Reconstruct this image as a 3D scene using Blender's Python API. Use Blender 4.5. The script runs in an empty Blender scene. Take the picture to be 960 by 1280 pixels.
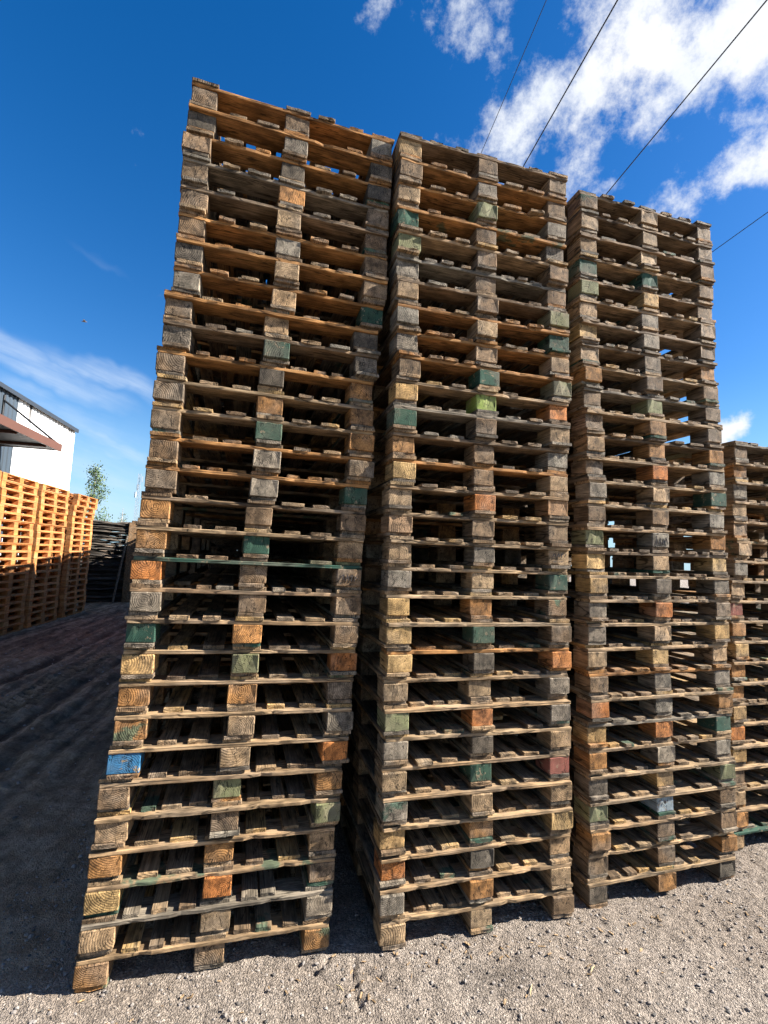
import bpy, bmesh, math, random
import numpy as np
from mathutils import Vector, Matrix, Euler, noise as mnoise
R = math.radians
rnd = random.Random(7)
sc = bpy.context.scene
col = sc.collection

# ------------------------------------------------------------------ camera
F, PITCH, ROLL, CAMH = 604.18, 0.093808, 0.046442, 1.9003
cp, sp = math.cos(PITCH), math.sin(PITCH)
fw = Vector((0, cp, sp)); up = Vector((0, -sp, cp)); rt = Vector((1, 0, 0))
c_, s_ = math.cos(ROLL), math.sin(ROLL)
r2 = c_ * rt + s_ * up; u2 = -s_ * rt + c_ * up
cam = bpy.data.cameras.new('camera'); camo = bpy.data.objects.new('camera', cam); col.objects.link(camo)
m = Matrix((r2, u2, -fw)).transposed().to_4x4(); m.translation = (0, 0, CAMH)
camo.matrix_world = m
cam.sensor_fit = 'VERTICAL'; cam.sensor_height = 36; cam.sensor_width = 27
cam.lens = F / 1280 * 36
cam.clip_start = .05; cam.clip_end = 3000
sc.camera = camo

def ray(x, y):                     # direction in the world of a point of the photograph (for measuring the place)
    d = fw + r2 * ((x - 480) / F) - u2 * ((y - 640) / F)
    return d.normalized()

# ------------------------------------------------------------------ small helpers
def tag(o, label=None, cat=None, group=None, kind=None):
    if label: o['label'] = label
    if cat: o['category'] = cat
    if group: o['group'] = group
    if kind: o['kind'] = kind
    return o
def empty(name, loc=(0, 0, 0), rz=0.0):
    o = bpy.data.objects.new(name, None); col.objects.link(o)
    o.location = loc; o.rotation_euler = (0, 0, rz); o.empty_display_size = .1
    return o
def link(name, me, parent=None, loc=None, color=None, rot=None):
    o = bpy.data.objects.new(name, me); col.objects.link(o)
    if parent: o.parent = parent
    if loc is not None: o.location = loc
    if rot is not None: o.rotation_euler = rot
    if color is not None: o.color = color
    return o
class MB:                          # collects shapes for ONE mesh
    def __init__(s): s.bm = bmesh.new()
    def box(s, lo, hi, M=None):
        x0, y0, z0 = lo; x1, y1, z1 = hi
        v = [s.bm.verts.new(p) for p in ((x0,y0,z0),(x1,y0,z0),(x1,y1,z0),(x0,y1,z0),(x0,y0,z1),(x1,y0,z1),(x1,y1,z1),(x0,y1,z1))]
        for f in ((0,3,2,1),(4,5,6,7),(0,1,5,4),(1,2,6,5),(2,3,7,6),(3,0,4,7)): s.bm.faces.new([v[i] for i in f])
        if M is not None:
            for q in v: q.co = M @ q.co
        return v
    def tube(s, pts, rad, n=6):
        rings = []
        pts = [Vector(p) for p in pts]
        for i, p in enumerate(pts):
            t = (pts[min(i+1, len(pts)-1)] - pts[max(i-1, 0)]).normalized()
            a = t.orthogonal().normalized(); b = t.cross(a)
            rr = rad[i] if isinstance(rad, (list, tuple)) else rad
            rings.append([s.bm.verts.new(p + rr*(math.cos(6.2832*k/n)*a + math.sin(6.2832*k/n)*b)) for k in range(n)])
        for i in range(len(rings)-1):
            # keep rings aligned
            A, B = rings[i], rings[i+1]
            k0 = min(range(n), key=lambda k: (B[k].co - A[0].co - (pts[i+1]-pts[i])).length)
            B = B[k0:] + B[:k0]; rings[i+1] = B
            for k in range(n): s.bm.faces.new((A[k], A[(k+1) % n], B[(k+1) % n], B[k]))
        s.bm.faces.new(rings[0][::-1]); s.bm.faces.new(rings[-1])
    def mesh(s, name, mat):
        me = bpy.data.meshes.new(name); bmesh.ops.recalc_face_normals(s.bm, faces=s.bm.faces[:])
        s.bm.to_mesh(me); s.bm.free()
        if mat: me.materials.append(mat)
        return me

# ------------------------------------------------------------------ node helpers
def newmat(name):
    mt = bpy.data.materials.new(name); mt.use_nodes = True
    nt = mt.node_tree; b = nt.nodes['Principled BSDF']
    return mt, nt, b
def nd(nt, typ, ins=None, **kw):
    n = nt.nodes.new(typ)
    for k, v in kw.items(): setattr(n, k, v)
    if ins:
        for k, v in ins.items():
            if isinstance(v, bpy.types.NodeSocket): nt.links.new(v, n.inputs[k])
            else: n.inputs[k].default_value = v
    return n
def mth(nt, op, a, b=0.0, c=0.0, clamp=False):
    n = nd(nt, 'ShaderNodeMath', {0: a, 1: b, 2: c}, operation=op); n.use_clamp = clamp
    return n.outputs[0]
def mul(nt, v, s):
    return nd(nt, 'ShaderNodeVectorMath', {0: v, 1: s}, operation='MULTIPLY').outputs[0]
def vadd(nt, a, b):
    return nd(nt, 'ShaderNodeVectorMath', {0: a, 1: b}, operation='ADD').outputs[0]
def noise(nt, v, scale, detail=3, rough=.55, out='Fac', **k):
    return nd(nt, 'ShaderNodeTexNoise', {'Vector': v, 'Scale': scale, 'Detail': detail, 'Roughness': rough, **k}).outputs[out]
def rng(nt, v, a, b, c=0.0, d=1.0, smooth=True):
    n = nd(nt, 'ShaderNodeMapRange', {'Value': v, 'From Min': a, 'From Max': b, 'To Min': c, 'To Max': d})
    if smooth: n.interpolation_type = 'SMOOTHSTEP'
    return n.outputs[0]
def mixc(nt, f, a, b, mode='MIX'):
    n = nt.nodes.new('ShaderNodeMix'); n.data_type = 'RGBA'; n.blend_type = mode
    for k, v in (('Factor', f), ('A', a), ('B', b)):
        s = [i for i in n.inputs if i.name == k and i.enabled][0] if k != 'Factor' else n.inputs[0]
        if isinstance(v, bpy.types.NodeSocket): nt.links.new(v, s)
        else: s.default_value = v
    return [o for o in n.outputs if o.enabled][0]
def scalec(nt, c, f):                                    # colour times a number
    return nd(nt, 'ShaderNodeVectorMath', {0: c, 'Scale': f}, operation='SCALE').outputs[0]
def bump(nt, h, strength, dist):
    return nd(nt, 'ShaderNodeBump', {'Height': h, 'Strength': strength, 'Distance': dist}).outputs[0]

# ------------------------------------------------------------------ wood
def wood(name, paint=0.0, fresh=False):
    mt, nt, b = newmat(name)
    tc = nd(nt, 'ShaderNodeTexCoord').outputs['Object']
    oi = nd(nt, 'ShaderNodeObjectInfo')
    rv = oi.outputs['Random']
    off = nd(nt, 'ShaderNodeCombineXYZ', {0: mth(nt, 'MULTIPLY', rv, 31.7), 1: mth(nt, 'MULTIPLY', rv, 57.1), 2: mth(nt, 'MULTIPLY', rv, 13.3)}).outputs[0]
    v = vadd(nt, tc, off)
    vs = mul(nt, v, (1, .06, 1))
    # annual rings round a pith somewhere under the piece: rings on the ends, long grain on the sides
    wob = noise(nt, vs, 9, 3, .5, out='Color')
    wob = nd(nt, 'ShaderNodeVectorMath', {0: wob, 1: (.5, .5, .5)}, operation='SUBTRACT').outputs[0]
    fr = lambda k: mth(nt, 'FRACT', mth(nt, 'MULTIPLY', rv, k))
    pith = nd(nt, 'ShaderNodeCombineXYZ', {0: mth(nt, 'MULTIPLY_ADD', fr(71.3), .16, -.08), 1: 0.0, 2: mth(nt, 'MULTIPLY_ADD', fr(133.7), .2, -.05)}).outputs[0]
    pv = vadd(nt, mul(nt, tc, (1, .012, 1)), mul(nt, pith, (-1, -1, -1)))
    pv = vadd(nt, pv, mul(nt, wob, (.03, .0, .03)))
    rad = nd(nt, 'ShaderNodeVectorMath', {0: pv}, operation='LENGTH').outputs['Value']
    fq = mth(nt, 'MULTIPLY_ADD', fr(29.9), 400, 560)
    ring = mth(nt, 'MULTIPLY_ADD', mth(nt, 'SINE', mth(nt, 'MULTIPLY', rad, fq)), .5, .5)
    ring = mth(nt, 'POWER', ring, 1.6)
    streak = noise(nt, mul(nt, v, (130, 5, 130)), 1, 3, .6)
    blot = noise(nt, mul(nt, v, (1, .35, 1)), 21, 4, .6)
    big = noise(nt, mul(nt, v, (1, .5, 1)), 5, 3, .6)
    base = oi.outputs['Color']; wea = oi.outputs['Alpha']
    grey = nd(nt, 'ShaderNodeRGB'); grey.outputs[0].default_value = (.19, .152, .112, 1)
    cc = base
    if not fresh:
        cc = mixc(nt, mth(nt, 'MULTIPLY', wea, rng(nt, big, .42, .66)), cc, grey.outputs[0])
    if not fresh and not paint:
        has = mth(nt, 'GREATER_THAN', fr(211.7), .95)
        ov = mth(nt, 'MULTIPLY', has, rng(nt, noise(nt, v, 7, 4, .65), .52, .6))
        cc = mixc(nt, mth(nt, 'MULTIPLY', ov, .75), cc, (.03,.085,.055,1))
    if paint:
        flake = rng(nt, noise(nt, v, 30, 5, .7), .57, .65)
        cc = mixc(nt, flake, cc, (.25, .19, .12, 1))
    k = .45 if paint else (.5 if fresh else 1.0)
    rs_ = mth(nt, 'MULTIPLY_ADD', mth(nt, 'POWER', fr(301.7), 1.5), .85*k, .12*k)
    f1 = mth(nt, 'SUBTRACT', mth(nt, 'MULTIPLY_ADD', rs_, .16, 1.0), mth(nt, 'MULTIPLY', mth(nt, 'MULTIPLY', ring, rs_), .5))
    f2 = rng(nt, blot, .3, .7, 1-.52*k, 1+.36*k)
    f3 = rng(nt, streak, .3, .7, 1-.3*k, 1+.22*k)
    f = mth(nt, 'MULTIPLY', mth(nt, 'MULTIPLY', f1, f2), f3)
    # drying cracks and knots
    cr = noise(nt, mul(nt, v, (26, 1.6, 9)), 1, 3, .5)
    crack = rng(nt, mth(nt, 'ABSOLUTE', mth(nt, 'SUBTRACT', cr, .5)), .004, .016, .3 if not fresh else .8, 1)
    vor = nd(nt, 'ShaderNodeTexVoronoi', {'Vector': mul(nt, v, (7, 4, 7)), 'Scale': 1.0, 'Randomness': 1.0}).outputs['Distance']
    knot = rng(nt, vor, .05, .14, .42 if not fresh else .6, 1)
    f = mth(nt, 'MULTIPLY', mth(nt, 'MULTIPLY', f, crack), knot)
    cc = scalec(nt, cc, f)
    nt.links.new(cc, b.inputs['Base Color'])
    b.inputs['Roughness'].default_value = .82
    b.inputs['Specular IOR Level'].default_value = .22
    fine = noise(nt, mul(nt, v, (420, 60, 420)), 1, 2, .6)
    h = mth(nt, 'ADD', mth(nt, 'MULTIPLY', ring, -.55), mth(nt, 'ADD', mth(nt, 'MULTIPLY', blot, 1.3), mth(nt, 'ADD', mth(nt, 'MULTIPLY', crack, 1.0), mth(nt, 'MULTIPLY', fine, .7))))
    nt.links.new(bump(nt, h, .55 if not fresh else .3, .0025), b.inputs['Normal'])
    return mt
M_wood = wood('weathered_wood')
M_paint = wood('painted_wood', paint=1)
M_new = wood('new_wood', fresh=True)

COL = dict(g=(.2,.165,.12), d=(.09,.072,.051), b=(.18,.116,.064), t=(.3,.198,.106), y=(.42,.262,.105), o=(.31,.15,.05),
           O=(.36,.135,.038), G=(.03,.072,.047), P=(.16,.162,.08), B=(.01,.15,.31), r=(.2,.065,.045), w=(.3,.36,.38), A=(.23,.32,.06))
def cvar(c, w, s=.12):
    k = 1 + rnd.uniform(-s, s); h = rnd.uniform(-.04, .04)
    return (min(1, c[0]*k*(1+h)), min(1, c[1]*k), min(1, c[2]*k*(1-h)), w)

# ------------------------------------------------------------------ piece meshes (shared by many parts)
def piece(name, wx, ly, hz, mat, seed, nseg=6, rag=.004, bend=.0015, bev=.0025, jit=.001, notch=0.0):
    rr = random.Random(seed)
    bm = bmesh.new()
    ys = [0, .012 if ly > .3 else ly*.12] + [ly*i/nseg for i in range(1, nseg)] + [ly-.012 if ly > .3 else ly*.88, ly]
    nx = 4
    rings = []
    fx = [rr.uniform(-rag, rag*.4) for _ in range(nx+1)]
    bx = [rr.uniform(-rag, rag*.4) for _ in range(nx+1)]
    ph, am = rr.uniform(0, 6), rr.uniform(-bend, bend)
    for iy, y in enumerate(ys):
        ring = []
        for zi in (0, 1):
            for ix in (range(nx+1) if zi == 0 else range(nx, -1, -1)):
                x = -wx/2 + wx*ix/nx
                yy = y
                if iy == 0: yy -= fx[ix] + rr.uniform(-.0008, .0008)
                if iy == len(ys)-1: yy += bx[ix]
                z = hz*zi + am*math.sin(y*3+ph) * (1 if zi else .5)
                if notch and ix == nx and 1 < iy < len(ys)-2:
                    if zi == 0: nt_ = rr.uniform(.003, .013) if rr.random() < notch else rr.uniform(0, .002)
                    x -= nt_*(1 if zi == 0 else rr.uniform(.5, 1.3))
                q = Vector((x + rr.uniform(-jit, jit), yy, z + rr.uniform(-jit, jit)*.6))
                ring.append(bm.verts.new(q))
        rings.append(ring)
    n = len(rings[0])
    for a, b2 in zip(rings, rings[1:]):
        for k in range(n): bm.faces.new((a[k], a[(k+1) % n], b2[(k+1) % n], b2[k]))
    bm.faces.new(rings[0][::-1]); bm.faces.new(rings[-1])
    bmesh.ops.recalc_face_normals(bm, faces=bm.faces[:])
    ed = [e for e in bm.edges if len(e.link_faces) == 2 and e.calc_face_angle(0) > .9]
    bmesh.ops.bevel(bm, geom=ed, offset=bev, segments=1, profile=.6, affect='EDGES')
    # chipped corners at the front
    for v in bm.verts:
        if rr.random() < .05 and v.co.y < .02: v.co.y += rr.uniform(.001, .006)
    me = bpy.data.meshes.new(name); bm.to_mesh(me); bm.free(); me.materials.append(mat)
    return me

HP, W, DEP = .144, 1.095, 1.2
BT, BH = .0183, .0889
BLK = [piece('block', .130 + .006*(i % 3 - 1), .14, BH, M_wood, 10+i, nseg=2, rag=.003, bend=.0, bev=.004, jit=.0014) for i in range(8)]
BLKP = [piece('painted_block', .130 + .005*(i % 3 - 1), .14, BH, M_paint, 40+i, nseg=2, rag=.003, bend=.0, bev=.004, jit=.0014) for i in range(5)]
BOT = [piece('bottom_board', .128 + .006*(i % 3 - 1), DEP, BT, M_wood, 60+i, rag=.004, bend=.0006, bev=.0018, jit=.0006) for i in range(7)]
BOTP = [piece('painted_bottom_board', .13, DEP, BT, M_paint, 70+i, rag=.006, bend=.0006) for i in range(3)]
DCK = [piece('deck_board', .092 + .009*(i % 4 - 1), DEP, BT, M_wood, 80+i, rag=.0035, bend=.0008, bev=.0018, jit=.0006) for i in range(9)]
DCKW = [piece('wide_deck_board', .132, DEP, BT, M_wood, 100+i, rag=.0035, bend=.0006, bev=.0018, jit=.0006) for i in range(5)]
STR = [piece('stringer', .14, W, BT, M_wood, 120+i, nseg=22, notch=.16, rag=.008, bend=(.001 if i < 5 else .002), jit=.0014) for i in range(8)]
STRP = [piece('painted_stringer', .14, W, BT, M_paint, 140+i, nseg=10, rag=.008, bend=.0012) for i in range(2)]

BX = [.066, W/2, W-.066]
bay = (W - 3*.132)/2
DX = [.066, .132+bay*.29, .132+bay*.73, W/2, W/2+.066+bay*.27, W/2+.066+bay*.71, W-.066]
BYS = [0.0, (DEP-.14)/2, DEP-.14]
PAINT = 'GBPrwA'

def old_pallet(cols, scol, dcols, rootmat, mid=None, low=0.0):
    root = empty('wooden_pallet')
    root.matrix_world = rootmat
    for i in range(3):
        cc = cols[i]
        u = rnd.random()
        if mid and mid.get(i): bc = mid[i]
        else: bc = rnd.choice('bbtogdbtG' if u < .5 else 'bbtgd')
        if bc in PAINT: me = rnd.choice(BOTP)
        else: me = rnd.choice(BOT)
        link('bottom_board', me, root, (BX[i]+rnd.uniform(-.006,.006), rnd.uniform(-.012,.012), 0), cvar(COL[bc], .8), (0,0,rnd.uniform(-.006,.006)))
        for j in range(3):
            code = cc if j == 0 else (cc if rnd.random() < .3 and cc in 'gdbto' else rnd.choice('bbgtod'))
            me = rnd.choice(BLKP) if code in PAINT else rnd.choice(BLK)
            b = link('block', me, root, (BX[i]+rnd.uniform(-.005,.005), BYS[j]+(rnd.uniform(-.012,.014) if j == 0 else 0), BT), cvar(COL[code], rnd.uniform(.4,.8) if code in 'gdb' else rnd.uniform(.15,.6), .18), (0,0,rnd.uniform(-.035,.035)))
            if j == 0:
                if code in 'GBOAw': b['label'] = {'G':'green painted block','B':'bright blue block','O':'orange block','A':'lime green block','w':'pale blue block'}[code]
                root['f%d' % i] = b.name
    for j in range(3):
        sc_ = scol if j == 0 else rnd.choice('bto')
        me = rnd.choice(STRP) if sc_ in PAINT else rnd.choice(STR)
        link('stringer', me, root, (0, BYS[j]+.07+(rnd.uniform(-.008,.008) if j == 0 else 0), BT+BH), cvar(COL[sc_], .1 if sc_ == 'o' else .45), (0,0,-math.pi/2+rnd.uniform(-.004,.004)))
    ins = rnd.uniform(-.006, .007) + low*rnd.uniform(.0, .034)
    three = rnd.random() < .22
    xs = []
    for k in range(7):
        if k in (0, 3, 6): xs.append((DX[k], True))
    for b0 in (.132, W/2+.066):
        if three:
            for q in (.2, .5, .8): xs.append((b0+bay*q, False))
        else:
            for q in (.28, .72): xs.append((b0+bay*q, False))
    for x, wide in sorted(xs):
        u = rnd.random()
        if not wide and u < .03: continue
        code = rnd.choice(dcols)
        cc = cvar(COL[code], .6)
        cc = (cc[0]*.8, cc[1]*.8, cc[2]*.8, cc[3])
        back = rnd.uniform(.03, .3) if (not wide and u < .07) else 0
        o = link('deck_board', rnd.choice(DCKW if wide else DCK), root, (x+rnd.uniform(-.014,.014)*(0.4 if wide else 1), back+ins*(0.5 if wide else 1)+rnd.uniform(-.01,.01), 2*BT+BH), cc, (0,0,rnd.uniform(-.014,.014)))
        o.scale = ((.78 if three and not wide else 1)*rnd.uniform(.9,1.06) if not wide else 1, 1-back/DEP, 1)
    return root

S_COLS = [
 "bbg dgd bdd bob btb bgb dgd dtb gtG btd dGd bdo boo bGo bgb bgG obb oGt Obb gbb Gob yPO oob dod BtO bPo tbP oot yOb ttb obo",
 "ybb bgb tPg Gbg Pbb gbb tbP gtG gbt bGP yAO Gbt obg ybt tOo obb tgt gtG yob yGb ydO ttg POg gdt tGr gtt yoy Odt got ttb",
 "btb ttb ttb GGb Pyb tgb ygb tbo obb bPb bob too bOg gtG bbg Pgo yty ydg gOb gty tyt bgg Ogo yOG ogg dyP Pwb obb bbo dod",
]
S_COLS = [s.split() for s in S_COLS]
S_COLS[0] = [s for s in S_COLS[0]]
# 30 rows each, top first
S_COLS[0] = "bbg dgd bdd bob btb bgb dtb gtG btd dGd bdo boo bGo bgb bgG obb oGt Obb gbb Gob yPO oob otd BtO bPo tbP oot yOb ttg obo".split()
ORD = "first second third fourth fifth sixth seventh eighth ninth tenth eleventh twelfth thirteenth fourteenth fifteenth".split()
STR_COL = [ "ooogboooobottoobtGbtttttttttgt", "boootgboootgbottttttottttttttt", "bbbtbtbbtgtbttttbttttotgtttttt" ]
DX_ = [
 [-.016,-.011,-.011,-.021,-.012,-.013,.007,.013,.011,.012,.007,.012,.002,.002,.004,.011,.015,.008,.005,-.006,.006,-.008,.016,.018,.01,.004,-.002,-.006,-.005,-.005],
 [.014,.003,.007,.006,.003,-.005,.005,-.003,-.007,.005,-.006,-.008,-.002,-.003,-.008,-.011,-.001,.001,-.002,.005,.02,.008,.002,-.005,-.003,-.004,-.01,-.01,-.007,-.006],
 [-.015,.002,.004,.004,.008,.004,.007,.015,.014,.004,.01,.012,.012,.001,-.001,.012,.02,.018,.018,.009,0,-.017,-.012,-.02,-.022,-.016,-.015,-.016,-.014,-.019],
 [-.033,-.004,-.018,-.017,-.019,-.014,-.003,-.023,-.008,.014,-.009,-.021,-.031,.005,.03,.007,.02,.02,.03,.03] ]
# base x, y, yaw, lean x, lean y, tilt
STK = [(-1.2094,2.2398,.2805,.0294,.0081,-.0041), (.0656,2.5307,.2692,-.0149,.0001,.0105), (1.2563,2.8918,.2827,-.0186,-.0001,.0179),
       (2.6325-.135*.96,3.5372-.135*.27,.2805,.0116,-.0087,.006)]
S4_L = "b o g t b t g t r o y o o y O y b t o t".split()
S_COLS.append([c + rnd.choice('btg') + rnd.choice('btog') for c in S4_L])
STR_COL.append("gttttttttttttttttttG"[:20])
ADJ = dict(g='grey', d='dark', b='brown', t='tan', y='yellow', o='brown', O='orange', G='green', P='olive', B='bright blue', r='reddish', w='pale blue', A='lime green')
SIDE = ('left', 'middle', 'right')
def old_label(si, codes, lvl, n):
    key = [(i, c) for i, c in enumerate(codes) if c in 'OGPBrwA'] or [(i, c) for i, c in enumerate(codes) if c in 'yg'] or [(0, codes[0])]
    i, c = key[0]
    pos = (ORD[n-lvl] + ' from the top') if lvl > n//2 else (ORD[lvl-1] + ' from the ground')
    where = ('of the leftmost tall stack', 'of the middle tall stack', 'of the third tall stack', 'of the right-edge stack')[si]
    return f"worn pallet with {ADJ[c]} {SIDE[i]} block, {pos} {where}"
front_block = {}
old_roots = {}
for si in range(4):
    x, y, th, lx, ly, ti = STK[si]
    n = len(DX_[si])
    d = Vector((math.cos(th), math.sin(th), 0)); nn = Vector((-d.y, d.x, 0))
    for lvl in range(1, n+1):
        codes = S_COLS[si][n-lvl]
        z = (lvl-1)*HP
        jn = rnd.uniform(-.012, .012) * (0.4 if lvl == 1 else 1)
        loc = Vector((x, y, 0)) + Vector((lx, ly, 1))*z + d*DX_[si][lvl-1] + nn*jn
        mt = Matrix.Translation(loc) @ Matrix.Rotation(th + rnd.uniform(-.008, .008), 4, 'Z') @ Matrix.Rotation(-ti, 4, 'Y')
        scol = STR_COL[si][n-lvl]
        fam = {'o':'ootb','b':'bbgt','t':'ttby','g':'ggbt','G':'btgG'}[scol].replace('G','P')
        r = old_pallet(codes, scol, fam, mt, low=1.0 if lvl <= 13 else 0.0)
        tag(r, old_label(si, codes, lvl, n), 'pallet', 'weathered pallets in the four tall stacks')
        old_roots[(si, n-lvl+1)] = r

# dark stamped marks on a few block ends (too small in the photograph to read as words)
mI, ntI, bI = newmat('stamp_ink'); bI.inputs['Base Color'].default_value = (.035, .03, .03, 1); bI.inputs['Roughness'].default_value = .9
def stamp(si, top, i, strokes, w=.004):
    root = old_roots[(si, top)]
    blk = bpy.data.objects[root['f%d' % i]]
    mb = MB()
    for (x0, z0, x1, z1) in strokes:
        a = Vector((x0-.065, 0, z0)); b = Vector((x1-.065, 0, z1)); t = (b-a); L = t.length; t.normalize()
        M = Matrix.Translation(a) @ Matrix.Rotation(-math.atan2(t.z, t.x), 4, 'Y')
        mb.box((-w*.3, -.0016, -w/2), (L+w*.3, .001, w/2), M)
    o = link('stamp', mb.mesh('stamp', mI), blk, (0, -.0045, 0))
stamp(2, 16, 1, [(.022,.022,.022,.07),(.04,.022,.05,.06),(.05,.06,.06,.022),(.043,.038,.057,.038),(.072,.022,.072,.052),(.085,.02,.097,.062),(.097,.062,.11,.02),(.09,.034,.105,.034)])
stamp(0, 18, 2, [(.02,.05,.035,.06),(.035,.06,.03,.035),(.045,.03,.055,.062),(.055,.062,.06,.032),(.065,.05,.08,.06),(.08,.06,.075,.03),(.09,.03,.105,.062),(.088,.055,.108,.04)])
stamp(1, 17, 2, [(.02,.048,.03,.068),(.04,.048,.04,.066),(.05,.05,.06,.068),(.06,.068,.066,.048),(.078,.066,.078,.048),(.078,.066,.09,.066),(.1,.05,.108,.066),(.02,.02,.05,.02),(.058,.02,.085,.022)])
stamp(2, 27, 1, [(.05,.058,.056,.066),(.056,.066,.062,.058),(.062,.058,.056,.05),(.056,.05,.05,.058)], .006)
for r in old_roots.values():
    for k in ('f0', 'f1', 'f2'):
        if k in r: del r[k]

# ------------------------------------------------------------------ rows of the same pallets behind the first two tall stacks
def rear_rows():
    mb = MB()
    x0, y0, th = STK[0][:3]
    d = Vector((math.cos(th), math.sin(th), 0)); nn = Vector((-d.y, d.x, 0))
    for sx, rows in ((0, range(1, 12)), (1.26, range(1, 11)), (2.5, range(1, 12)), (3.75, range(2, 10))):
        for k in rows:
            b = Vector((x0+.06, y0, 0)) + d*(sx+(rnd.uniform(-.02,.02) if k < 2 else rnd.uniform(-.16,.16))) + nn*(k*1.29 + .06) + Vector((0, 0, 0 if k < 2 else rnd.choice((0, .03, .055, .08))))
            for lv in range(16 if sx > 3 else (19 if sx > 2 and k < 5 else (31 if k == 1 and sx < 2 else 30))):
                M = Matrix.Translation(b + Vector((rnd.uniform(-.012,.012)+.02*lv*HP, rnd.uniform(-.012,.012), lv*HP))) @ Matrix.Rotation(th + rnd.uniform(-.02,.02)*(k > 1), 4, 'Z')
                for bx in BX:
                    mb.box((bx-.065, 0, 0), (bx+.065, DEP, BT), M)
                    for by in BYS: mb.box((bx-.065, by+.002, BT), (bx+.065, by+.138, BT+BH), M)
                for by in BYS: mb.box((0, by, BT+BH), (W, by+.14, 2*BT+BH), M)
                for k2, dx in enumerate(DX):
                    w = .066 if k2 in (0,3,6) else .045
                    mb.box((dx-w, .004, 2*BT+BH), (dx+w, DEP-.004, 3*BT+BH), M)
    o = link('pallet_rows', mb.mesh('pallet_rows', M_wood), None, None, (.22,.165,.11,.8))
    tag(o, 'rows of worn pallet stacks standing hidden behind the tall front stacks', 'pallets', None, 'stuff')
rear_rows()

# ------------------------------------------------------------------ new yellow pallets along the lane
AZ = R(-12); U = Vector((math.sin(AZ), math.cos(AZ), 0)); NRM = Vector((math.cos(AZ), -math.sin(AZ), 0))
A0 = Vector((-7.63, 10.62, 0))
NW, ND, NHP = 1.42, .9, .1524
nb, nh = .0225, .0848
NBLK = [piece('new_block', .155, .12, nh, M_new, 200+i, nseg=2, rag=.001, bend=0, bev=.003, jit=.0006) for i in range(3)]
NBLK = [piece('new_block', .12, .155, nh, M_new, 200+i, nseg=2, rag=.001, bend=0, bev=.003, jit=.0006) for i in range(3)]
NLONG = [piece('new_board', .12, NW, nb, M_new, 210+i, rag=.002, bend=.0005) for i in range(4)]
NSTR = [piece('new_stringer', .155, ND, nb, M_new, 220+i, rag=.002, bend=.0005) for i in range(3)]
NX = [.0775, NW/2, NW-.0775]; NY = [.06, ND/2, ND-.06]; NDY = [.06, ND*.27, ND/2, ND*.73, ND-.06]
def ncol():
    return cvar(rnd.choice(((.50,.195,.058),(.47,.2,.07),(.42,.165,.055),(.5,.235,.09))), 0, .2)
def new_pallet():
    root = empty('wooden_pallet')
    H = -math.pi/2
    for yy in NY:
        link('bottom_board', rnd.choice(NLONG), root, (0, yy, 0), ncol(), (0, 0, H))
        for xx in NX:
            link('block', rnd.choice(NBLK), root, (xx-.0775, yy, nb), ncol(), (0, 0, H))
    for xx in NX:
        link('stringer', rnd.choice(NSTR), root, (xx, 0, nb+nh), ncol())
    for yy in NDY:
        link('deck_board', rnd.choice(NLONG), root, (0, yy, 2*nb+nh), ncol(), (0, 0, H))
    return root
def dup(root):
    r = root.copy(); col.objects.link(r)
    for ch in root.children:
        c = ch.copy(); c.parent = r; c.color = ncol(); col.objects.link(c)
    return r
proto = new_pallet(); first = True
yaw_new = math.atan2(U.y, U.x)
for s0, off, n, wh in ((-2.94, 0, 21, 'of the new stack cut by the left edge'), (-1.45, 0, 21, 'of the nearest full new yellow stack'),
                   (.13, .0, 21, 'of the middle new yellow stack'), (1.92, 0, 21, 'of the farthest new yellow stack')):
    for lv in range(n):
        q = proto if first else dup(proto); first = False
        top3 = .16 if (s0 > 1.5 and lv >= n-2) else 0
        loc = A0 + U*(s0 + rnd.uniform(-.012,.012) + top3) + NRM*(off + rnd.uniform(-.012,.012)) + Vector((0, 0, lv*NHP))
        q.location = loc; q.rotation_euler = (0, 0, yaw_new + rnd.uniform(-.006,.006))
        pos = (ORD[n-lv-1] + ' from the top') if lv >= n//2 else (ORD[lv] + ' from the ground')
        tag(q, f"new yellow pallet, {pos} {wh}", 'pallet', 'new yellow pallets stacked along the lane')

# ------------------------------------------------------------------ pile of dark rough boards at the end of the lane
mD, ntD, bD = newmat('dark_bark_board')
tcD = nd(ntD, 'ShaderNodeTexCoord').outputs['Object']
oiD = nd(ntD, 'ShaderNodeObjectInfo')
vD = vadd(ntD, tcD, nd(ntD, 'ShaderNodeCombineXYZ', {0: mth(ntD, 'MULTIPLY', oiD.outputs['Random'], 40.0), 1: 0.0, 2: 0.0}).outputs[0])
nD1 = noise(ntD, mul(ntD, vD, (3, 14, 26)), 1, 4, .65)
cD = mixc(ntD, rng(ntD, nD1, .35, .7), (.012, .01, .008, 1), (.075, .058, .042, 1))
ntD.links.new(scalec(ntD, cD, rng(ntD, oiD.outputs['Random'], 0, 1, .55, 1.4)), bD.inputs['Base Color']); bD.inputs['Roughness'].default_value = .9
ntD.links.new(bump(ntD, nD1, .9, .03), bD.inputs['Normal'])
PL = Vector((-10.15, 15.5, 0)); PR = Vector((-8.6, 16.72, 0))
pd = (PR-PL).normalized(); pn = Vector((-pd.y, pd.x, 0)); Lp = (PR-PL).length
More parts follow.
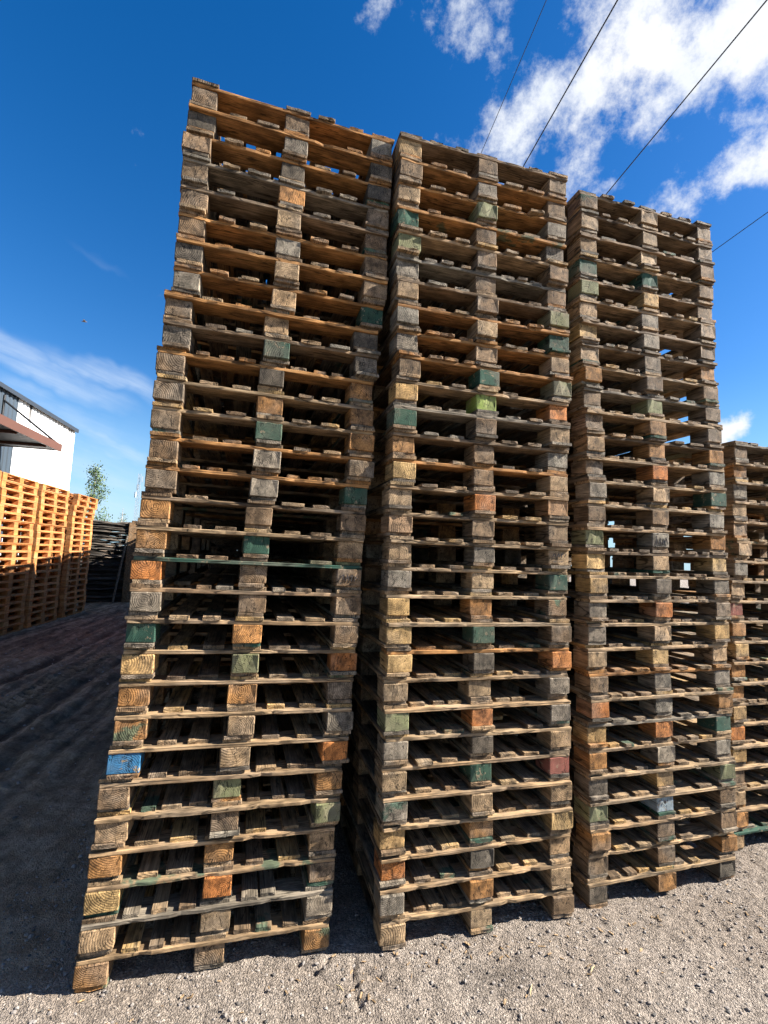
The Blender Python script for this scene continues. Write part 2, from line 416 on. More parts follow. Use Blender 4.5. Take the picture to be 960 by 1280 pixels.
def slab_mesh(L, seed):
    rr = random.Random(seed); bm = bmesh.new(); rings = []
    n = 16; a, b = rr.uniform(0,6), rr.uniform(0,6)
    for i in range(n+1):
        x = L*i/n; w = .2+.05*math.sin(i*.8+a)+rr.uniform(-.02,.02); t = .052+.014*math.sin(i*1.3+b)+rr.uniform(-.008,.008)
        zz = .014*math.sin(i*.7+b)
        pts = [(-w*.2+rr.uniform(-.015,.015), zz), (0+rr.uniform(-.03,.0), zz+t*.2), (.02+rr.uniform(-.02,.02), zz+t*.8), (w*.4, zz+t), (w+.75, zz+t), (w+.75, zz)]
        rings.append([bm.verts.new((x, yy, z)) for yy, z in pts])
    for A, B in zip(rings, rings[1:]):
        for k in range(6): bm.faces.new((A[k], A[(k+1)%6], B[(k+1)%6], B[k]))
    bm.faces.new(rings[0]); bm.faces.new(rings[-1][::-1])
    bmesh.ops.recalc_face_normals(bm, faces=bm.faces[:])
    me = bpy.data.meshes.new('rough_board'); bm.to_mesh(me); bm.free(); me.materials.append(mD)
    return me
SLAB = [slab_mesh(Lp+.25, 300+i) for i in range(7)]
NB = 51
TENS = {2: 'twenty', 3: 'thirty', 4: 'forty', 5: 'fifty'}
def ordinal(k):
    if k <= 15: return ORD[k-1]
    if k < 20: return {16:'sixteenth',17:'seventeenth',18:'eighteenth',19:'nineteenth'}[k]
    if k % 10 == 0: return {20:'twentieth',30:'thirtieth',40:'fortieth',50:'fiftieth'}[k]
    return TENS[k//10] + '-' + ORD[k % 10 - 1]
for k in range(NB):
    b = link('rough_board', SLAB[k % 7], None, PL + pd*rnd.uniform(-.12,.1) + pn*rnd.uniform(-.06,.04) + Vector((0,0,.01+k*.0525)))
    b.rotation_euler = (0, 0, math.atan2(pd.y, pd.x) + rnd.uniform(-.03,.03))
    tag(b, f"dark rough bark-edged board, {ordinal(NB-k)} from the top of the dark pile", 'board', 'dark rough boards piled at the end of the lane')
# tall sawn boards leaning at the pile's right end
PE = PR + pd*.05
for k, (ox, oy, lean, h) in enumerate(((-.2,-.2,.02,2.7),(-.06,-.16,.0,2.76),(.08,-.12,-.01,2.72),(.22,-.08,.01,2.66))):
    mb = MB(); mb.box((-.068,-.02,0),(.068,.02,h))
    o = link('leaning_plank', mb.mesh('leaning_plank', M_wood), None, PE + pd*ox + pn*oy, (.13,.075,.035,.3))
    o.rotation_euler = (-.03, lean, math.atan2(pd.y, pd.x)+.25)
    tag(o, f"upright tan plank, {ORD[k]} from the left at the right end of the dark pile", 'plank', 'upright planks beside the dark pile')
mb = MB(); mb.tube([(0,0,0),(.02,.02,2.25)], .035, 8)
o = link('wooden_post', mb.mesh('wooden_post', M_wood), None, PR - pd*.5 - pn*.34, (.12,.1,.08,.5)); o.rotation_euler = (-.1, .06, 0)
tag(o, 'thin dark post leaning on the front of the dark board pile', 'post')

# ------------------------------------------------------------------ white hall with a rust-coloured canopy
DW = 9.5                                                   # metres from the camera to the wall line
def bp(along, perp, z): return Vector(NRM*(-perp) + U*along + Vector((0,0,z)))
BF = Matrix.Identity(4)
hall = empty('industrial_building', bp(15, DW, 0))
tag(hall, 'white corrugated hall with grey cladding and a rusty canopy behind the new pallets', 'building')
def wallmat(name, c, stains):
    mt, nt, b = newmat(name)
    g = nd(nt, 'ShaderNodeTexCoord').outputs['Object']
    n1 = noise(nt, mul(nt, g, (5, 5, .35)), 1, 4, .6)
    n2 = noise(nt, g, .8, 3, .5)
    cc = scalec(nt, nd(nt, 'ShaderNodeRGB').outputs[0], rng(nt, n2, .3, .7, .9, 1.05))
    nt.nodes['RGB'].outputs[0].default_value = (*c, 1)
    if stains:
        z = nd(nt, 'ShaderNodeSeparateXYZ', {0: g}).outputs[2]
        near = rng(nt, z, 5.4, 6.9)
        cc = mixc(nt, mth(nt, 'MULTIPLY', mth(nt, 'MULTIPLY', near, rng(nt, n1, .46, .64)), .95), cc, (.035, .028, .022, 1))
    nt.links.new(cc, b.inputs['Base Color']); b.inputs['Roughness'].default_value = .6
    return mt
M_white = wallmat('white_cladding', (.8, .8, .79), True)
M_greyc = wallmat('grey_cladding', (.042, .06, .08), False)
M_trim = wallmat('dark_trim', (.022, .03, .042), False)
M_rust = wallmat('rust_paint', (.1, .04, .024), False)
M_darks = wallmat('dark_steel', (.006, .006, .007), False)
def world_child(name, mb, mat, parent):
    me = mb.mesh(name, mat)
    me.transform(Matrix.Translation(-parent_origin(parent)))
    return link(name, me, parent)
def parent_origin(p):
    v = Vector((0,0,0))
    while p: v += p.location; p = p.parent
    return v
def corrugated(mb, a0, a1, perp, z0, z1, axis='u', pitch=.26, amp=.035):
    pts = []; a = a0
    while a < a1 - 1e-6:
        for f, h in ((0,0),(.42,0),(.5,1),(.92,1)):
            t = a + f*pitch
            if t < a1: pts.append((t, h*amp))
        a += pitch
    pts.append((a1, 0))
    prev = None
    for t, h in pts:
        if axis == 'u': p = bp(t, perp-h, 0)
        else: p = bp(perp+h, t, 0)
        v = (mb.bm.verts.new((p.x,p.y,z0)), mb.bm.verts.new((p.x,p.y,z1)))
        if prev: mb.bm.faces.new((prev[0], v[0], v[1], prev[1]))
        prev = v
def solid(mb, a0, a1, p0, p1, z0, z1):
    c = [bp(a0,p0,0), bp(a1,p0,0), bp(a1,p1,0), bp(a0,p1,0)]
    lo = [mb.bm.verts.new((q.x,q.y,z0)) for q in c]; hi = [mb.bm.verts.new((q.x,q.y,z1)) for q in c]
    mb.bm.faces.new(lo); mb.bm.faces.new(hi)
    for k in range(4): mb.bm.faces.new((lo[k], lo[(k+1)%4], hi[(k+1)%4], hi[k]))
HT = 7.0
mb = MB(); corrugated(mb, 19.4, 24.2, DW, 0, HT-.02); world_child('white_wall', mb, M_white, hall)
mb = MB(); corrugated(mb, -6, 19.38, DW, 0, HT-.02); world_child('grey_wall', mb, M_greyc, hall)
mb = MB(); corrugated(mb, DW, DW+14, 24.2, 0, HT-.02, 'p'); solid(mb, 24.15, 24.24, DW-.045, DW+.05, 0, HT-.02); world_child('end_wall', mb, M_white, hall)
mb = MB(); solid(mb, -6, 24.16, DW+13.9, DW+14, 0, HT-.02); solid(mb, -6, -5.9, DW+.03, DW+13.9, 0, HT-.02); world_child('back_wall', mb, M_greyc, hall)
mb = MB(); solid(mb, -6.1, 24.3, DW-.1, DW+14.1, HT, HT+.1); roof = world_child('roof', mb, M_trim, hall)
mb = MB(); solid(mb, -6.1, 24.32, DW-.16, DW-.102, HT-.05, HT+.1); world_child('eave_trim', mb, M_trim, hall)
mb = MB(); solid(mb, 8, 18.5, DW-1.84, DW-.04, 5.08, 5.2); canopy = world_child('canopy', mb, M_darks, hall)
mb = MB(); solid(mb, 8, 18.56, DW-1.9, DW-1.842, 5.03, 5.29); solid(mb, 18.502, 18.56, DW-1.84, DW-.05, 5.06, 5.24); world_child('fascia', mb, M_rust, canopy)
mb = MB()
for q in (8.6, 10.4, 12.2, 14, 15.8, 17.6): solid(mb, q, q+.08, DW-1.8, DW-.06, 4.99, 5.078)
world_child('purlins', mb, M_rust, canopy)
for q in (18.4, 13.2):
    mb = MB(); mb.tube([bp(q, DW-.06, 6.62), bp(q, DW-1.78, 5.31)], .035, 8); mb.tube([bp(q, DW-.06, 5.3), bp(q, DW-.06, 6.8)], .035, 8)
    world_child('strut', mb, M_darks, canopy)

# ------------------------------------------------------------------ trees beyond the lane
mL, ntL, bL = newmat('birch_leaf')
gi = nd(ntL, 'ShaderNodeNewGeometry').outputs['Random Per Island']
ntL.links.new(mixc(ntL, gi, (.035,.075,.022,1), (.12,.17,.05,1)), bL.inputs['Base Color']); bL.inputs['Roughness'].default_value = .5
bL.inputs['Transmission Weight'].default_value = 0
mB, ntB, bB = newmat('birch_bark')
gB = nd(ntB, 'ShaderNodeTexCoord').outputs['Object']
ntB.links.new(mixc(ntB, rng(ntB, noise(ntB, mul(ntB, gB, (6,6,14)), 1, 3, .6), .52, .62), (.45,.42,.38,1), (.04,.035,.03,1)), bB.inputs['Base Color'])
def birch(px, r_, h, wid, seed, label, leaves):
    rr = random.Random(seed)
    dr = ray(px, 640); k = r_/math.hypot(dr.x, dr.y); base = Vector((dr.x*k, dr.y*k, 0))
    t = empty('birch_tree', base); tag(t, label, 'tree', 'birch trees beyond the lane')
    mb = MB(); trunk = [(0,0,0)]; x = y = 0
    for i in range(1, 9):
        x += rr.uniform(-.06,.06); y += rr.uniform(-.06,.06); trunk.append((x, y, h*i/8))
    mb.tube(trunk, [.1*(1-i/8.6)+.006 for i in range(9)], 8)
    tips = []
    for i in range(34):
        f = rr.uniform(.22, .97); k0 = int(f*8); p = Vector(trunk[k0]).lerp(Vector(trunk[min(8,k0+1)]), f*8-k0)
        a = rr.uniform(0, 6.283); L = wid*(1.15-f)*rr.uniform(.6,1.15)*1.05
        e = p + Vector((math.cos(a)*L, math.sin(a)*L, L*rr.uniform(.5,1.1)))
        mid = p.lerp(e, .5) + Vector((0,0,.06))
        mb.tube([p, mid, e], [.022*(1.1-f)+.004, .012*(1.1-f)+.003, .003], 5)
        tips.append((p, mid, e))
    link('trunk', mb.mesh('trunk', mB), t)
    bm = bmesh.new()
    for i in range(leaves):
        p, mid, e = rr.choice(tips); s = rr.random()**.6
        c = p.lerp(mid, s*2) if s < .5 else mid.lerp(e, s*2-1)
        c = c + Vector((rr.gauss(0,.1), rr.gauss(0,.1), rr.gauss(-.05,.11)))*wid
        q = Euler((rr.uniform(0,6.3), rr.uniform(0,6.3), rr.uniform(0,6.3))).to_matrix()
        z = rr.uniform(.03,.055)
        vs = [bm.verts.new(c + q @ Vector(v)) for v in ((-z,0,0),(0,-z*.62,0.01),(z*1.2,0,0),(0,z*.62,0.01))]
        bm.faces.new(vs)
    me = bpy.data.meshes.new('crown'); bm.to_mesh(me); bm.free(); me.materials.append(mL)
    link('crown', me, t)
birch(111, 30, 5.95, 1.35, 5, 'green birch rising behind the farthest new yellow stack', 3300)
birch(155, 42, 4.75, 1.0, 9, 'small birch top just showing above the dark board pile', 500)

# ------------------------------------------------------------------ far lattice mast
mS, ntS, bS = newmat('mast_steel'); bS.inputs['Base Color'].default_value = (.3,.36,.42,1); bS.inputs['Metallic'].default_value = .3; bS.inputs['Roughness'].default_value = .6
dr = ray(169, 655); k = 150/math.hypot(dr.x, dr.y)
mast = MB(); Hm = 22.0; leg = []
for q in range(3):
    a = q*2.0944; leg.append([(math.cos(a)*(.75-.35*z/Hm), math.sin(a)*(.75-.35*z/Hm), z) for z in np.linspace(0, Hm, 23)])
for q in range(3):
    mast.tube(leg[q], .055, 5)
    for i in range(22): mast.tube([leg[q][i], leg[(q+1)%3][i+1]], .03, 4); mast.tube([leg[q][i], leg[(q+1)%3][i]], .03, 4)
for z, a in ((20.5,.5),(18.2,2.4),(16,4.2)):
    mast.box((-.22,-.15,-.8),(.22,.15,.8), Matrix.Translation((math.cos(a)*.75, math.sin(a)*.75, z)) @ Matrix.Rotation(a+1.57,4,'Z'))
mo = link('lattice_mast', mast.mesh('lattice_mast', mS), None, (dr.x*k, dr.y*k, 0))
tag(mo, 'faint grey lattice mast far away beside the leftmost tall stack', 'mast')

# ------------------------------------------------------------------ overhead wires
mW, ntW, bW = newmat('wire_black'); bW.inputs['Base Color'].default_value = (.012,.012,.014,1); bW.inputs['Roughness'].default_value = .6
def wire(q1, q2, z, rad, label):
    P = []
    for q in (q1, q2):
        d = ray(*q); P.append(Vector((0,0,CAMH)) + d*((z-CAMH)/d.z))
    t = (P[1]-P[0]).normalized()
    mb = MB(); A = P[0]-t*14; B = P[1]+t*45
    mb.tube([A.lerp(B, i/30) for i in range(31)], rad, 6)
    tag(link('overhead_wire', mb.mesh('overhead_wire', mW)), label, 'wire', 'overhead wires above the stacks')
wire((683,0), (602,190), 8.6, .0045, 'thinnest wire, passing behind the top of the middle tall stack at its centre')
wire((772,0), (657,203), 8.0, .0085, 'black wire meeting the right half of the middle tall stack top')
wire((957,2), (760,240), 8.0, .0085, 'black wire meeting the top of the third tall stack')
wire((960,265), (893,313), 8.0, .0075, 'lowest black wire, right of the third tall stack')

# ------------------------------------------------------------------ ground
def grid_axis(parts):
    a = [np.arange(p0, p1, st) for p0, p1, st in parts]
    return np.concatenate(a)
gx = grid_axis([(-600,-100,100),(-100,-20,10),(-20,-9,.6),(-9,-2.4,.032),(-2.4,3.4,.0125),(3.4,6,.06),(6,20,.7),(20,100,10),(100,601,100)])
gy = grid_axis([(-200,-20,30),(-20,-1,1.5),(-1,1.2,.06),(1.2,4.3,.0125),(4.3,9.2,.026),(9.2,17.5,.055),(17.5,30,.7),(30,100,8),(100,1201,100)])
X, Y = np.meshgrid(gx, gy)
nrs = np.random.RandomState(3)
def vnoise(x, y, s, seed):
    rs = np.random.RandomState(seed); T = rs.rand(256,256)
    u, v = x/s, y/s; i = np.floor(u).astype(int); j = np.floor(v).astype(int); fu, fv = u-i, v-j
    fu = fu*fu*(3-2*fu); fv = fv*fv*(3-2*fv)
    g = lambda a, b: T[a % 256, b % 256]
    return (g(i,j)*(1-fu)*(1-fv)+g(i+1,j)*fu*(1-fv)+g(i,j+1)*(1-fu)*fv+g(i+1,j+1)*fu*fv) - .5
near = 1/(1+np.exp((np.hypot(X, Y-6)-16)/1.5))
along = X*U.x + Y*U.y; perp = -(X*NRM.x + Y*NRM.y)        # perp: metres to the left of the camera's lane line
Z = .012*vnoise(X,Y,.7,1) + .006*vnoise(X,Y,.22,2) + .009*vnoise(X,Y,.055,3) + .009*vnoise(X,Y,.028,4)
# the muddy lane with its ruts
lane = 1/(1+np.exp(-(perp-1.45+.5*vnoise(X,Y,1.1,8))/.16))
wob = .14*vnoise(along*0, along, 3.1, 9) + .1*vnoise(X,Y,.8,10)
rut = np.zeros_like(X)
for p0, w, dpt in ((4.45,.16,.02),(3.95,.09,.022),(3.55,.15,.034),(3.25,.06,.02),(2.55,.11,.036),(2.2,.07,.022),(1.85,.09,.016)):
    q = (perp - p0 - wob)/w
    rut += dpt*(-np.exp(-q*q) + .62*np.exp(-(np.abs(q)-1.5)**2/.35))
Z += lane*(rut + .035*vnoise(perp*1.0, along, .34, 11) + .028*vnoise(perp*4, along, .3, 12) + .032*vnoise(X,Y,.12,13) + .026*vnoise(X,Y,.062,14))
# tyre tread print
tr = perp - 2.9 - wob; ph = (along - np.abs(tr)*.9)/.13
lug = np.clip(np.sin(ph*2*np.pi)*2.2, -1, 1)
Z += lane*np.where(np.abs(tr) < .17, .022*lug-.012, 0)*(along > 4.2)*(along < 9.6)
# broken crust beside the middle stack
def seg(x0,y0,x1,y1,w,dp):
    global Z
    tx, ty = x1-x0, y1-y0; L2 = tx*tx+ty*ty
    t = np.clip(((X-x0)*tx+(Y-y0)*ty)/L2, 0, 1)
    dd = np.hypot(X-x0-t*tx + .02*vnoise(X,Y,.05,21), Y-y0-t*ty + .02*vnoise(X,Y,.05,22))
    Z -= dp*np.exp(-(dd/w)**2)
for s in ((-.05,2.50,-.03,2.36),(-.16,2.49,-.22,2.41),(-.22,2.41,-.12,2.34),(-.12,2.34,-.03,2.36),(-.03,2.36,.0,2.25),(.02,2.43,.1,2.38),(-.03,2.36,.08,2.42),(-.3,2.46,-.22,2.41)):
    seg(*s, .011, .02)
Z += .006*np.exp(-(((X+.02)/.14)**2+((Y-2.44)/.08)**2)) * (vnoise(X,Y,.1,5)+.4)
Z *= near
# slightly higher ground at the right ends of the second and third stacks
Z += .016*np.exp(-((X-2.45)**2+(Y-3.2)**2)/.5) + .006*np.exp(-((X-1.15)**2+(Y-2.8)**2)/.2) - .008
me = bpy.data.meshes.new('ground')
ny, nx = X.shape
V = np.stack([X, Y, Z], -1).reshape(-1, 3)
idx = np.arange(nx*ny).reshape(ny, nx)
Q = np.stack([idx[:-1,:-1], idx[:-1,1:], idx[1:,1:], idx[1:,:-1]], -1).reshape(-1, 4)
me.vertices.add(len(V)); me.vertices.foreach_set('co', V.ravel().astype(np.float32))
me.loops.add(Q.size); me.loops.foreach_set('vertex_index', Q.ravel().astype(np.int32))
me.polygons.add(len(Q)); me.polygons.foreach_set('loop_start', np.arange(0, Q.size, 4, dtype=np.int32)); me.polygons.foreach_set('loop_total', np.full(len(Q), 4, np.int32))
me.update(); me.validate()
mud_shade = 1/(1+np.exp(-(perp-.8+.1*vnoise(X,Y,.5,31)+.1*vnoise(X,Y,.15,32))/.05)) / (1+np.exp(-(Y-2.27+.12*vnoise(X,Y,.2,33))/.03))  # lane mud colour mask, also painted along the shadow edge to warm the shade
wet = np.clip(-rut/.03, 0, 1)*np.clip(1+1.6*vnoise(perp*3, along, .5, 41), .1, 1)*lane; wet = np.maximum(wet, lane*(np.abs(tr) < .17)*(along > 4.2)*(along < 9.6)*np.clip(.55-.6*lug, 0, 1))
aw = me.attributes.new('wet', 'FLOAT', 'POINT'); aw.data.foreach_set('value', wet.ravel().astype(np.float32))
at = me.attributes.new('lane', 'FLOAT', 'POINT'); at.data.foreach_set('value', mud_shade.ravel().astype(np.float32))
me.polygons.foreach_set('use_smooth', np.ones(len(Q), bool))
mG, ntG, bG = newmat('gravel_and_mud')
g = nd(ntG, 'ShaderNodeNewGeometry').outputs['Position']
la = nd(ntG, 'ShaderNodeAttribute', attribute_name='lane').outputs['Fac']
n_s = nd(ntG, 'ShaderNodeTexVoronoi', {'Vector': g, 'Scale': 110.0}); n_s2 = nd(ntG, 'ShaderNodeTexVoronoi', {'Vector': g, 'Scale': 260.0})
nb1 = noise(ntG, g, 1.6, 5, .6); nb2 = noise(ntG, g, 45, 5, .7); nb3 = noise(ntG, g, 6, 4, .6)
stone = rng(ntG, nd(ntG, 'ShaderNodeSeparateColor', {0: n_s.outputs['Color']}).outputs[0], 0, 1, .7, 1.25)
stone2 = rng(ntG, nd(ntG, 'ShaderNodeSeparateColor', {0: n_s2.outputs['Color']}).outputs[1], 0, 1, .72, 1.28)
cg = mixc(ntG, rng(ntG, nb1, .35, .68), (.27,.228,.19,1), (.218,.178,.143,1))
cg = mixc(ntG, mth(ntG, 'MULTIPLY', rng(ntG, nb3, .6, .75), .5), cg, (.12,.1,.084,1))
cg = scalec(ntG, cg, mth(ntG, 'MULTIPLY', mth(ntG, 'MULTIPLY', stone, stone2), rng(ntG, nb2, .3, .7, .72, 1.2)))
# an old oil stain in front of the middle stack
sv = nd(ntG, 'ShaderNodeMapping', {'Vector': g, 'Location': (.66, 2.43, 0), 'Rotation': (0, 0, .25), 'Scale': (.36, .15, 1)}, vector_type='TEXTURE').outputs[0]
sl_ = nd(ntG, 'ShaderNodeVectorMath', {0: sv}, operation='LENGTH').outputs['Value']
cg = scalec(ntG, cg, rng(ntG, mth(ntG, 'ADD', sl_, mth(ntG, 'MULTIPLY', nb3, .9)), .55, 1.35, .66, 1))
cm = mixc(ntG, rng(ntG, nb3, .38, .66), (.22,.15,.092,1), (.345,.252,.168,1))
strk = nd(ntG, 'ShaderNodeMapping', {'Vector': g, 'Rotation': (0, 0, AZ*-1)}, vector_type='TEXTURE')
strk = noise(ntG, mul(ntG, strk.outputs[0], (7, .5, 1)), 1, 4, .6)
far = rng(ntG, nd(ntG, 'ShaderNodeSeparateXYZ', {0: g}).outputs[1], 3, 5)
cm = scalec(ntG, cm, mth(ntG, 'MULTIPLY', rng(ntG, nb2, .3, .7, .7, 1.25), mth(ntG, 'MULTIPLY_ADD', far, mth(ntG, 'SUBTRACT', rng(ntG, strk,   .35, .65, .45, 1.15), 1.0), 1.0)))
wt = nd(ntG, 'ShaderNodeAttribute', attribute_name='wet').outputs['Fac']
cm = scalec(ntG, cm, rng(ntG, wt, .1, 1, 1.1, .42, False))
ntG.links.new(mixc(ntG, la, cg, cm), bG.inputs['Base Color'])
bG.inputs['Roughness'].default_value = .92; bG.inputs['Specular IOR Level'].default_value = .2
hG = mth(ntG, 'ADD', mth(ntG, 'MULTIPLY', n_s.outputs['Distance'], -1.0), mth(ntG, 'ADD', mth(ntG, 'MULTIPLY', n_s2.outputs['Distance'], -.5), mth(ntG, 'MULTIPLY', nb2, 1.2)))
ntG.links.new(bump(ntG, hG, 1.0, .009), bG.inputs['Normal'])
me.materials.append(mG)
tag(link('ground', me), None, None, None, 'structure')

def gz(x, y):
    i = min(max(int(np.searchsorted(gx, x)), 0), nx-1); j = min(max(int(np.searchsorted(gy, y)), 0), ny-1)
    return float(Z[j, i])
# loose gravel lying on the yard
mR, ntR, bR = newmat('loose_stone')
ri = nd(ntR, 'ShaderNodeNewGeometry').outputs['Random Per Island']
cr = nd(ntR, 'ShaderNodeValToRGB', {0: ri}); e = cr.color_ramp
e.elements[0].color = (.07,.065,.06,1); e.elements[0].position = 0; e.elements[1].color = (.30,.27,.24,1); e.elements[1].position = 1
x_ = e.elements.new(.16); x_.color = (.11,.095,.08,1); x_ = e.elements.new(.3); x_.color = (.2,.172,.15,1); x_ = e.elements.new(.8); x_.color = (.25,.22,.195,1)
ntR.links.new(cr.outputs[0], bR.inputs['Base Color']); bR.inputs['Roughness'].default_value = .85
ico = bmesh.new(); bmesh.ops.create_icosphere(ico, subdivisions=1, radius=1); iv = np.array([v.co[:] for v in ico.verts]); ifc = np.array([[v.index for v in f.verts] for f in ico.faces]); ico.free()
def stones(n, xr, yr, smin, smax, pw, seed):
    rs = np.random.RandomState(seed); VV = []; FF = []; b = 0
    for i in range(n):
        x = rs.uniform(*xr); y = rs.uniform(*yr)
        pp = -(x*NRM.x + y*NRM.y)
        s = smin + (smax-smin)*rs.rand()**pw
        A = iv*(s*np.array([rs.uniform(.8,1.3), rs.uniform(.7,1.1), rs.uniform(.45,.8)]))*(1+rs.uniform(-.22,.22,(len(iv),1)))
        t = rs.uniform(0, 6.283); c, sn = math.cos(t), math.sin(t)
        A = A @ np.array([[c,-sn,0],[sn,c,0],[0,0,1]])
        VV.append(A + np.array([x, y, gz(x,y) + s*.18])); FF.append(ifc+b); b += len(iv)
    return np.concatenate(VV), np.concatenate(FF)
v1, f1 = stones(17000, (-1.9, 3.4), (1.25, 3.9), .0022, .0105, 4.6, 5)
v2, f2 = stones(1300, (-6.5, -1.3), (2.2, 10), .005, .02, 3.2, 6)
V = np.concatenate([v1, v2]); Q = np.concatenate([f1, f2+len(v1)])
me = bpy.data.meshes.new('loose_gravel'); me.from_pydata(V.tolist(), [], Q.tolist()); me.materials.append(mR)
tag(link('loose_gravel', me), 'small loose stones scattered over the pale yard ground', 'gravel', None, 'stuff')

# bark crumbs and flakes of wood that fell from the pallets
rs = np.random.RandomState(17); VV = []; FF = []
for i in range(130):
    k = rs.randint(0, 3); x0, y0, th = STK[k][:3]
    a = rs.uniform(-.1, 1.25); o_ = abs(rs.normal(0, .22)) + .02
    x = x0 + a*math.cos(th) + o_*math.sin(th); y = y0 + a*math.sin(th) - o_*math.cos(th)
    L = rs.uniform(.004, .016); w_ = L*rs.uniform(.18, .45); h_ = rs.uniform(.001, .003); t = rs.uniform(0, 6.28)
    c, sn = math.cos(t), math.sin(t); z = gz(x, y) + .0035
    b = len(VV)
    for zz in (0, h_):
        for (u, v) in ((-L,-w_),(L,-w_*.6),(L*.9,w_),(-L*.8,w_*.7)): VV.append((x+u*c-v*sn, y+u*sn+v*c, z+zz+u*.1))
    FF += [(b,b+3,b+2,b+1),(b+4,b+5,b+6,b+7)] + [(b+q, b+(q+1)%4, b+4+(q+1)%4, b+4+q) for q in range(4)]
me = bpy.data.meshes.new('wood_flakes'); me.from_pydata(VV, [], FF); me.materials.append(M_wood)
tag(link('wood_flakes', me, None, None, (.36,.24,.13,.3)), 'tiny flakes of bark and wood scattered at the foot of the stacks', 'debris', None, 'stuff')

# splinters of wood on the yard
for k, (px, py, a, L, lab) in enumerate(((664,1238,1.2,.075,'thin pale straw of wood lying left of the ground stain'), (741,1211,.9,.06,'pale wood splinter lying below the middle tall stack'), (425,1233,-.6,.05,'short tan splinter by the cracked ground'))):
    d = ray(px, py); P = Vector((0,0,CAMH)) + d*(-CAMH/d.z)
    mb = MB(); mb.tube([(-L/2,0,0),(-L*.1,.003,.003),(L/2,-.002,0)], [.001,.0034,.0012], 5)
    o = link('wood_splinter', mb.mesh('wood_splinter', M_new), None, (P.x, P.y, gz(P.x,P.y)+.006), (.5,.4,.22,0)); o.rotation_euler = (0,.05,a)
    tag(o, lab, 'splinter', 'wood splinters on the yard')

# ------------------------------------------------------------------ a bird high up
d = ray(105, 402); P = Vector((0,0,CAMH)) + d*70
mb = MB(); mb.tube([(-.28,0,0),(-.12,0,.01),(.08,0,.02),(.24,0,.02),(.33,0,.0)], [.01,.07,.085,.05,.012], 8)
for s in (-1, 1):
    pts = [(.14,s*.05,.03),(.18,s*.32,.13),(.02,s*.62,.09),(-.04,s*.6,.08),(.0,s*.3,.11),(-.1,s*.05,.02)]
    tv = [mb.bm.verts.new(p) for p in pts]; bv = [mb.bm.verts.new((p[0],p[1],p[2]-.014)) for p in pts]
    mb.bm.faces.new(tv); mb.bm.faces.new(bv[::-1])
    for k in range(6): mb.bm.faces.new((tv[k], bv[k], bv[(k+1)%6], tv[(k+1)%6]))
mBd, ntBd, bBd = newmat('bird_feather'); bBd.inputs['Base Color'].default_value = (.12,.11,.11,1)
o = link('bird', mb.mesh('bird', mBd), None, P); o.rotation_euler = (.15, 0, .4)
tag(o, 'small grey bird flying high in the blue sky', 'bird')

# ------------------------------------------------------------------ light
EL = R(34.5)
n_ = Vector((.277,-.961,0)); d_ = Vector((.961,.277,0))
hz = (n_*.25 + d_*.968).normalized()
to_sun = Vector((hz.x*math.cos(EL), hz.y*math.cos(EL), math.sin(EL)))
sl = bpy.data.lights.new('sun', 'SUN'); sl.energy = 5.0; sl.angle = R(.53); sl.color = (1, .95, .87)
so = bpy.data.objects.new('sun', sl); col.objects.link(so); so.rotation_euler = to_sun.to_track_quat('Z', 'Y').to_euler()
so.location = (6, -2, 12)

w = bpy.data.worlds.new('World'); sc.world = w; w.use_nodes = True
nt = w.node_tree; bg = nt.nodes['Background']
sky = nd(nt, 'ShaderNodeTexSky', sky_type='NISHITA'); sky.sun_disc = False; sky.sun_elevation = EL
sky.sun_rotation = math.atan2(to_sun.x, to_sun.y); sky.air_density = 1.0; sky.dust_density = .3; sky.ozone_density = 2.2
dirv = nd(nt, 'ShaderNodeTexCoord').outputs['Generated']
SKC = nd(nt, 'ShaderNodeHueSaturation', {'Hue': .508, 'Saturation': 1.42, 'Value': 1.06, 'Color': sky.outputs[0]}).outputs[0]
blobs = []
def blob(px, py, la, sa, ang, amp=1.0):
    c = ray(px, py); a = math.radians(ang)
    t1 = (ray(px+40*math.cos(a), py-40*math.sin(a)) - c); t1 = (t1 - c*t1.dot(c)).normalized(); t2 = c.cross(t1)
    eu = Matrix((t1, t2, c)).transposed().to_euler()
    mp = nd(nt, 'ShaderNodeMapping', {'Vector': WARP, 'Location': c, 'Rotation': eu, 'Scale': (la/F, sa/F, 1.2)}, vector_type='TEXTURE')
    L = nd(nt, 'ShaderNodeVectorMath', {0: mp.outputs[0]}, operation='LENGTH').outputs['Value']
    return mth(nt, 'MULTIPLY', rng(nt, L, 0, 1.0, 1, 0), amp)
wn = noise(nt, dirv, 5, 4, .6, out='Color')
WARP = vadd(nt, dirv, mul(nt, nd(nt, 'ShaderNodeVectorMath', {0: wn, 1: (.5,.5,.5)}, operation='SUBTRACT').outputs[0], (.13,.13,.13)))
def msum(lst):
    o = lst[0]
    for q in lst[1:]: o = mth(nt, 'MAXIMUM', o, q)
    return o
cum = msum([blob(800,85,320,140,36,1.15), blob(690,140,170,105,34,1.08), blob(940,30,210,130,30,1.25), blob(575,15,80,60,45,.86), blob(700,28,55,42,0,.8),
            blob(895,226,150,52,32,1.0), blob(960,195,85,60,20,1.0), blob(955,125,60,40,20,.55), blob(922,530,40,30,30,1.1), blob(910,545,26,22,0,1.0),
            blob(150,628,26,13,0,.95), blob(128,618,18,10,0,.75), blob(418,14,20,22,60,.5), blob(140,322,80,22,-35,.6), blob(470,8,40,26,30,.75)])
cir = msum([blob(25,448,150,30,-28,.9), blob(140,476,120,20,-25,.75), blob(132,322,60,10,-38,.2), blob(128,555,90,16,-22,.85), blob(70,520,120,30,-22,.55), blob(140,610,150,60,-4,.7), blob(70,560,150,70,-10,.55)])
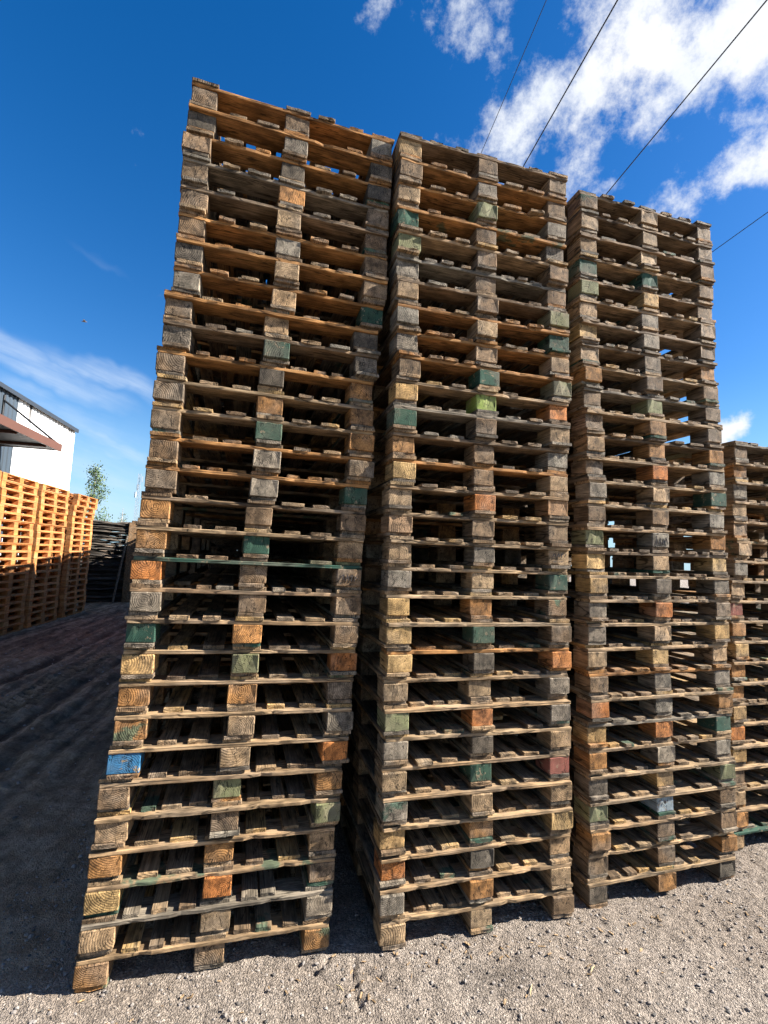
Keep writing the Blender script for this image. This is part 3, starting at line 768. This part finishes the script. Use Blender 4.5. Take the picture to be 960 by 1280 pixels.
n1 = noise(nt, vadd(nt, dirv, (3.1,1.7,.4)), 9, 8, .66)
n2 = noise(nt, vadd(nt, dirv, (1.1,.7,2.4)), 3.2, 4, .55)
den = rng(nt, mth(nt, 'ADD', cum, mth(nt, 'MULTIPLY_ADD', n1, 3.2, -2.14)), .0, .8)
# streaky high cloud, drawn out along the lane's direction
t1 = (ray(200,520)-ray(0,430)).normalized()
strm = nd(nt, 'ShaderNodeMapping', {'Vector': dirv, 'Rotation': Matrix((t1, ray(100,470).cross(t1), ray(100,470))).transposed().to_euler(), 'Scale': (.6,.1,.6)}, vector_type='TEXTURE')
n3 = noise(nt, strm.outputs[0], 2.2, 6, .6)
dci = mth(nt, 'MULTIPLY', rng(nt, mth(nt, 'MULTIPLY_ADD', n3, 1.1, -.5), -.25, .45), rng(nt, cir, .05, .8, 0, .75))
CL = 6.4
shade = rng(nt, mth(nt, 'ADD', n2, mth(nt, 'MULTIPLY', n1, .4)), .5, .86, 1.0, .58)
ccol = scalec(nt, mixc(nt, shade, (.62,.74,.92,1), (1,1,1,1)), CL)
dz = nd(nt, 'ShaderNodeSeparateXYZ', {0: dirv}).outputs[2]
SKC = mixc(nt, rng(nt, dz, -.02, .34, .8, 0), SKC, (.36*CL,.66*CL,.92*CL,1))
c1 = mixc(nt, dci, SKC, (.72*CL,.84*CL,CL,1))
# a bank of unseen cloud added behind the camera to lighten and neutralise shade
dy = nd(nt, 'ShaderNodeSeparateXYZ', {0: dirv}).outputs[1]
fill_bank = mth(nt, 'MULTIPLY', rng(nt, dy, -.12, -.5), rng(nt, n2, .47, .6))
c1 = mixc(nt, mth(nt, 'MULTIPLY', fill_bank, .8), c1, (CL*.8,CL*.84,CL*.92,1))
c2 = mixc(nt, den, c1, ccol)
nt.links.new(c2, bg.inputs['Color']); bg.inputs['Strength'].default_value = .05

vs = sc.view_settings
sc.display_settings.display_device = 'sRGB'
vs.view_transform = 'Standard'; vs.look = 'None'; vs.gamma = 1; vs.use_curve_mapping = False; vs.exposure = 1.8
sc.cycles.max_bounces = 4; sc.cycles.diffuse_bounces = 3; sc.cycles.adaptive_threshold = .03; w.cycles.sampling_method = 'MANUAL'; w.cycles.sample_map_resolution = 512; sc.cycles.use_denoising = True
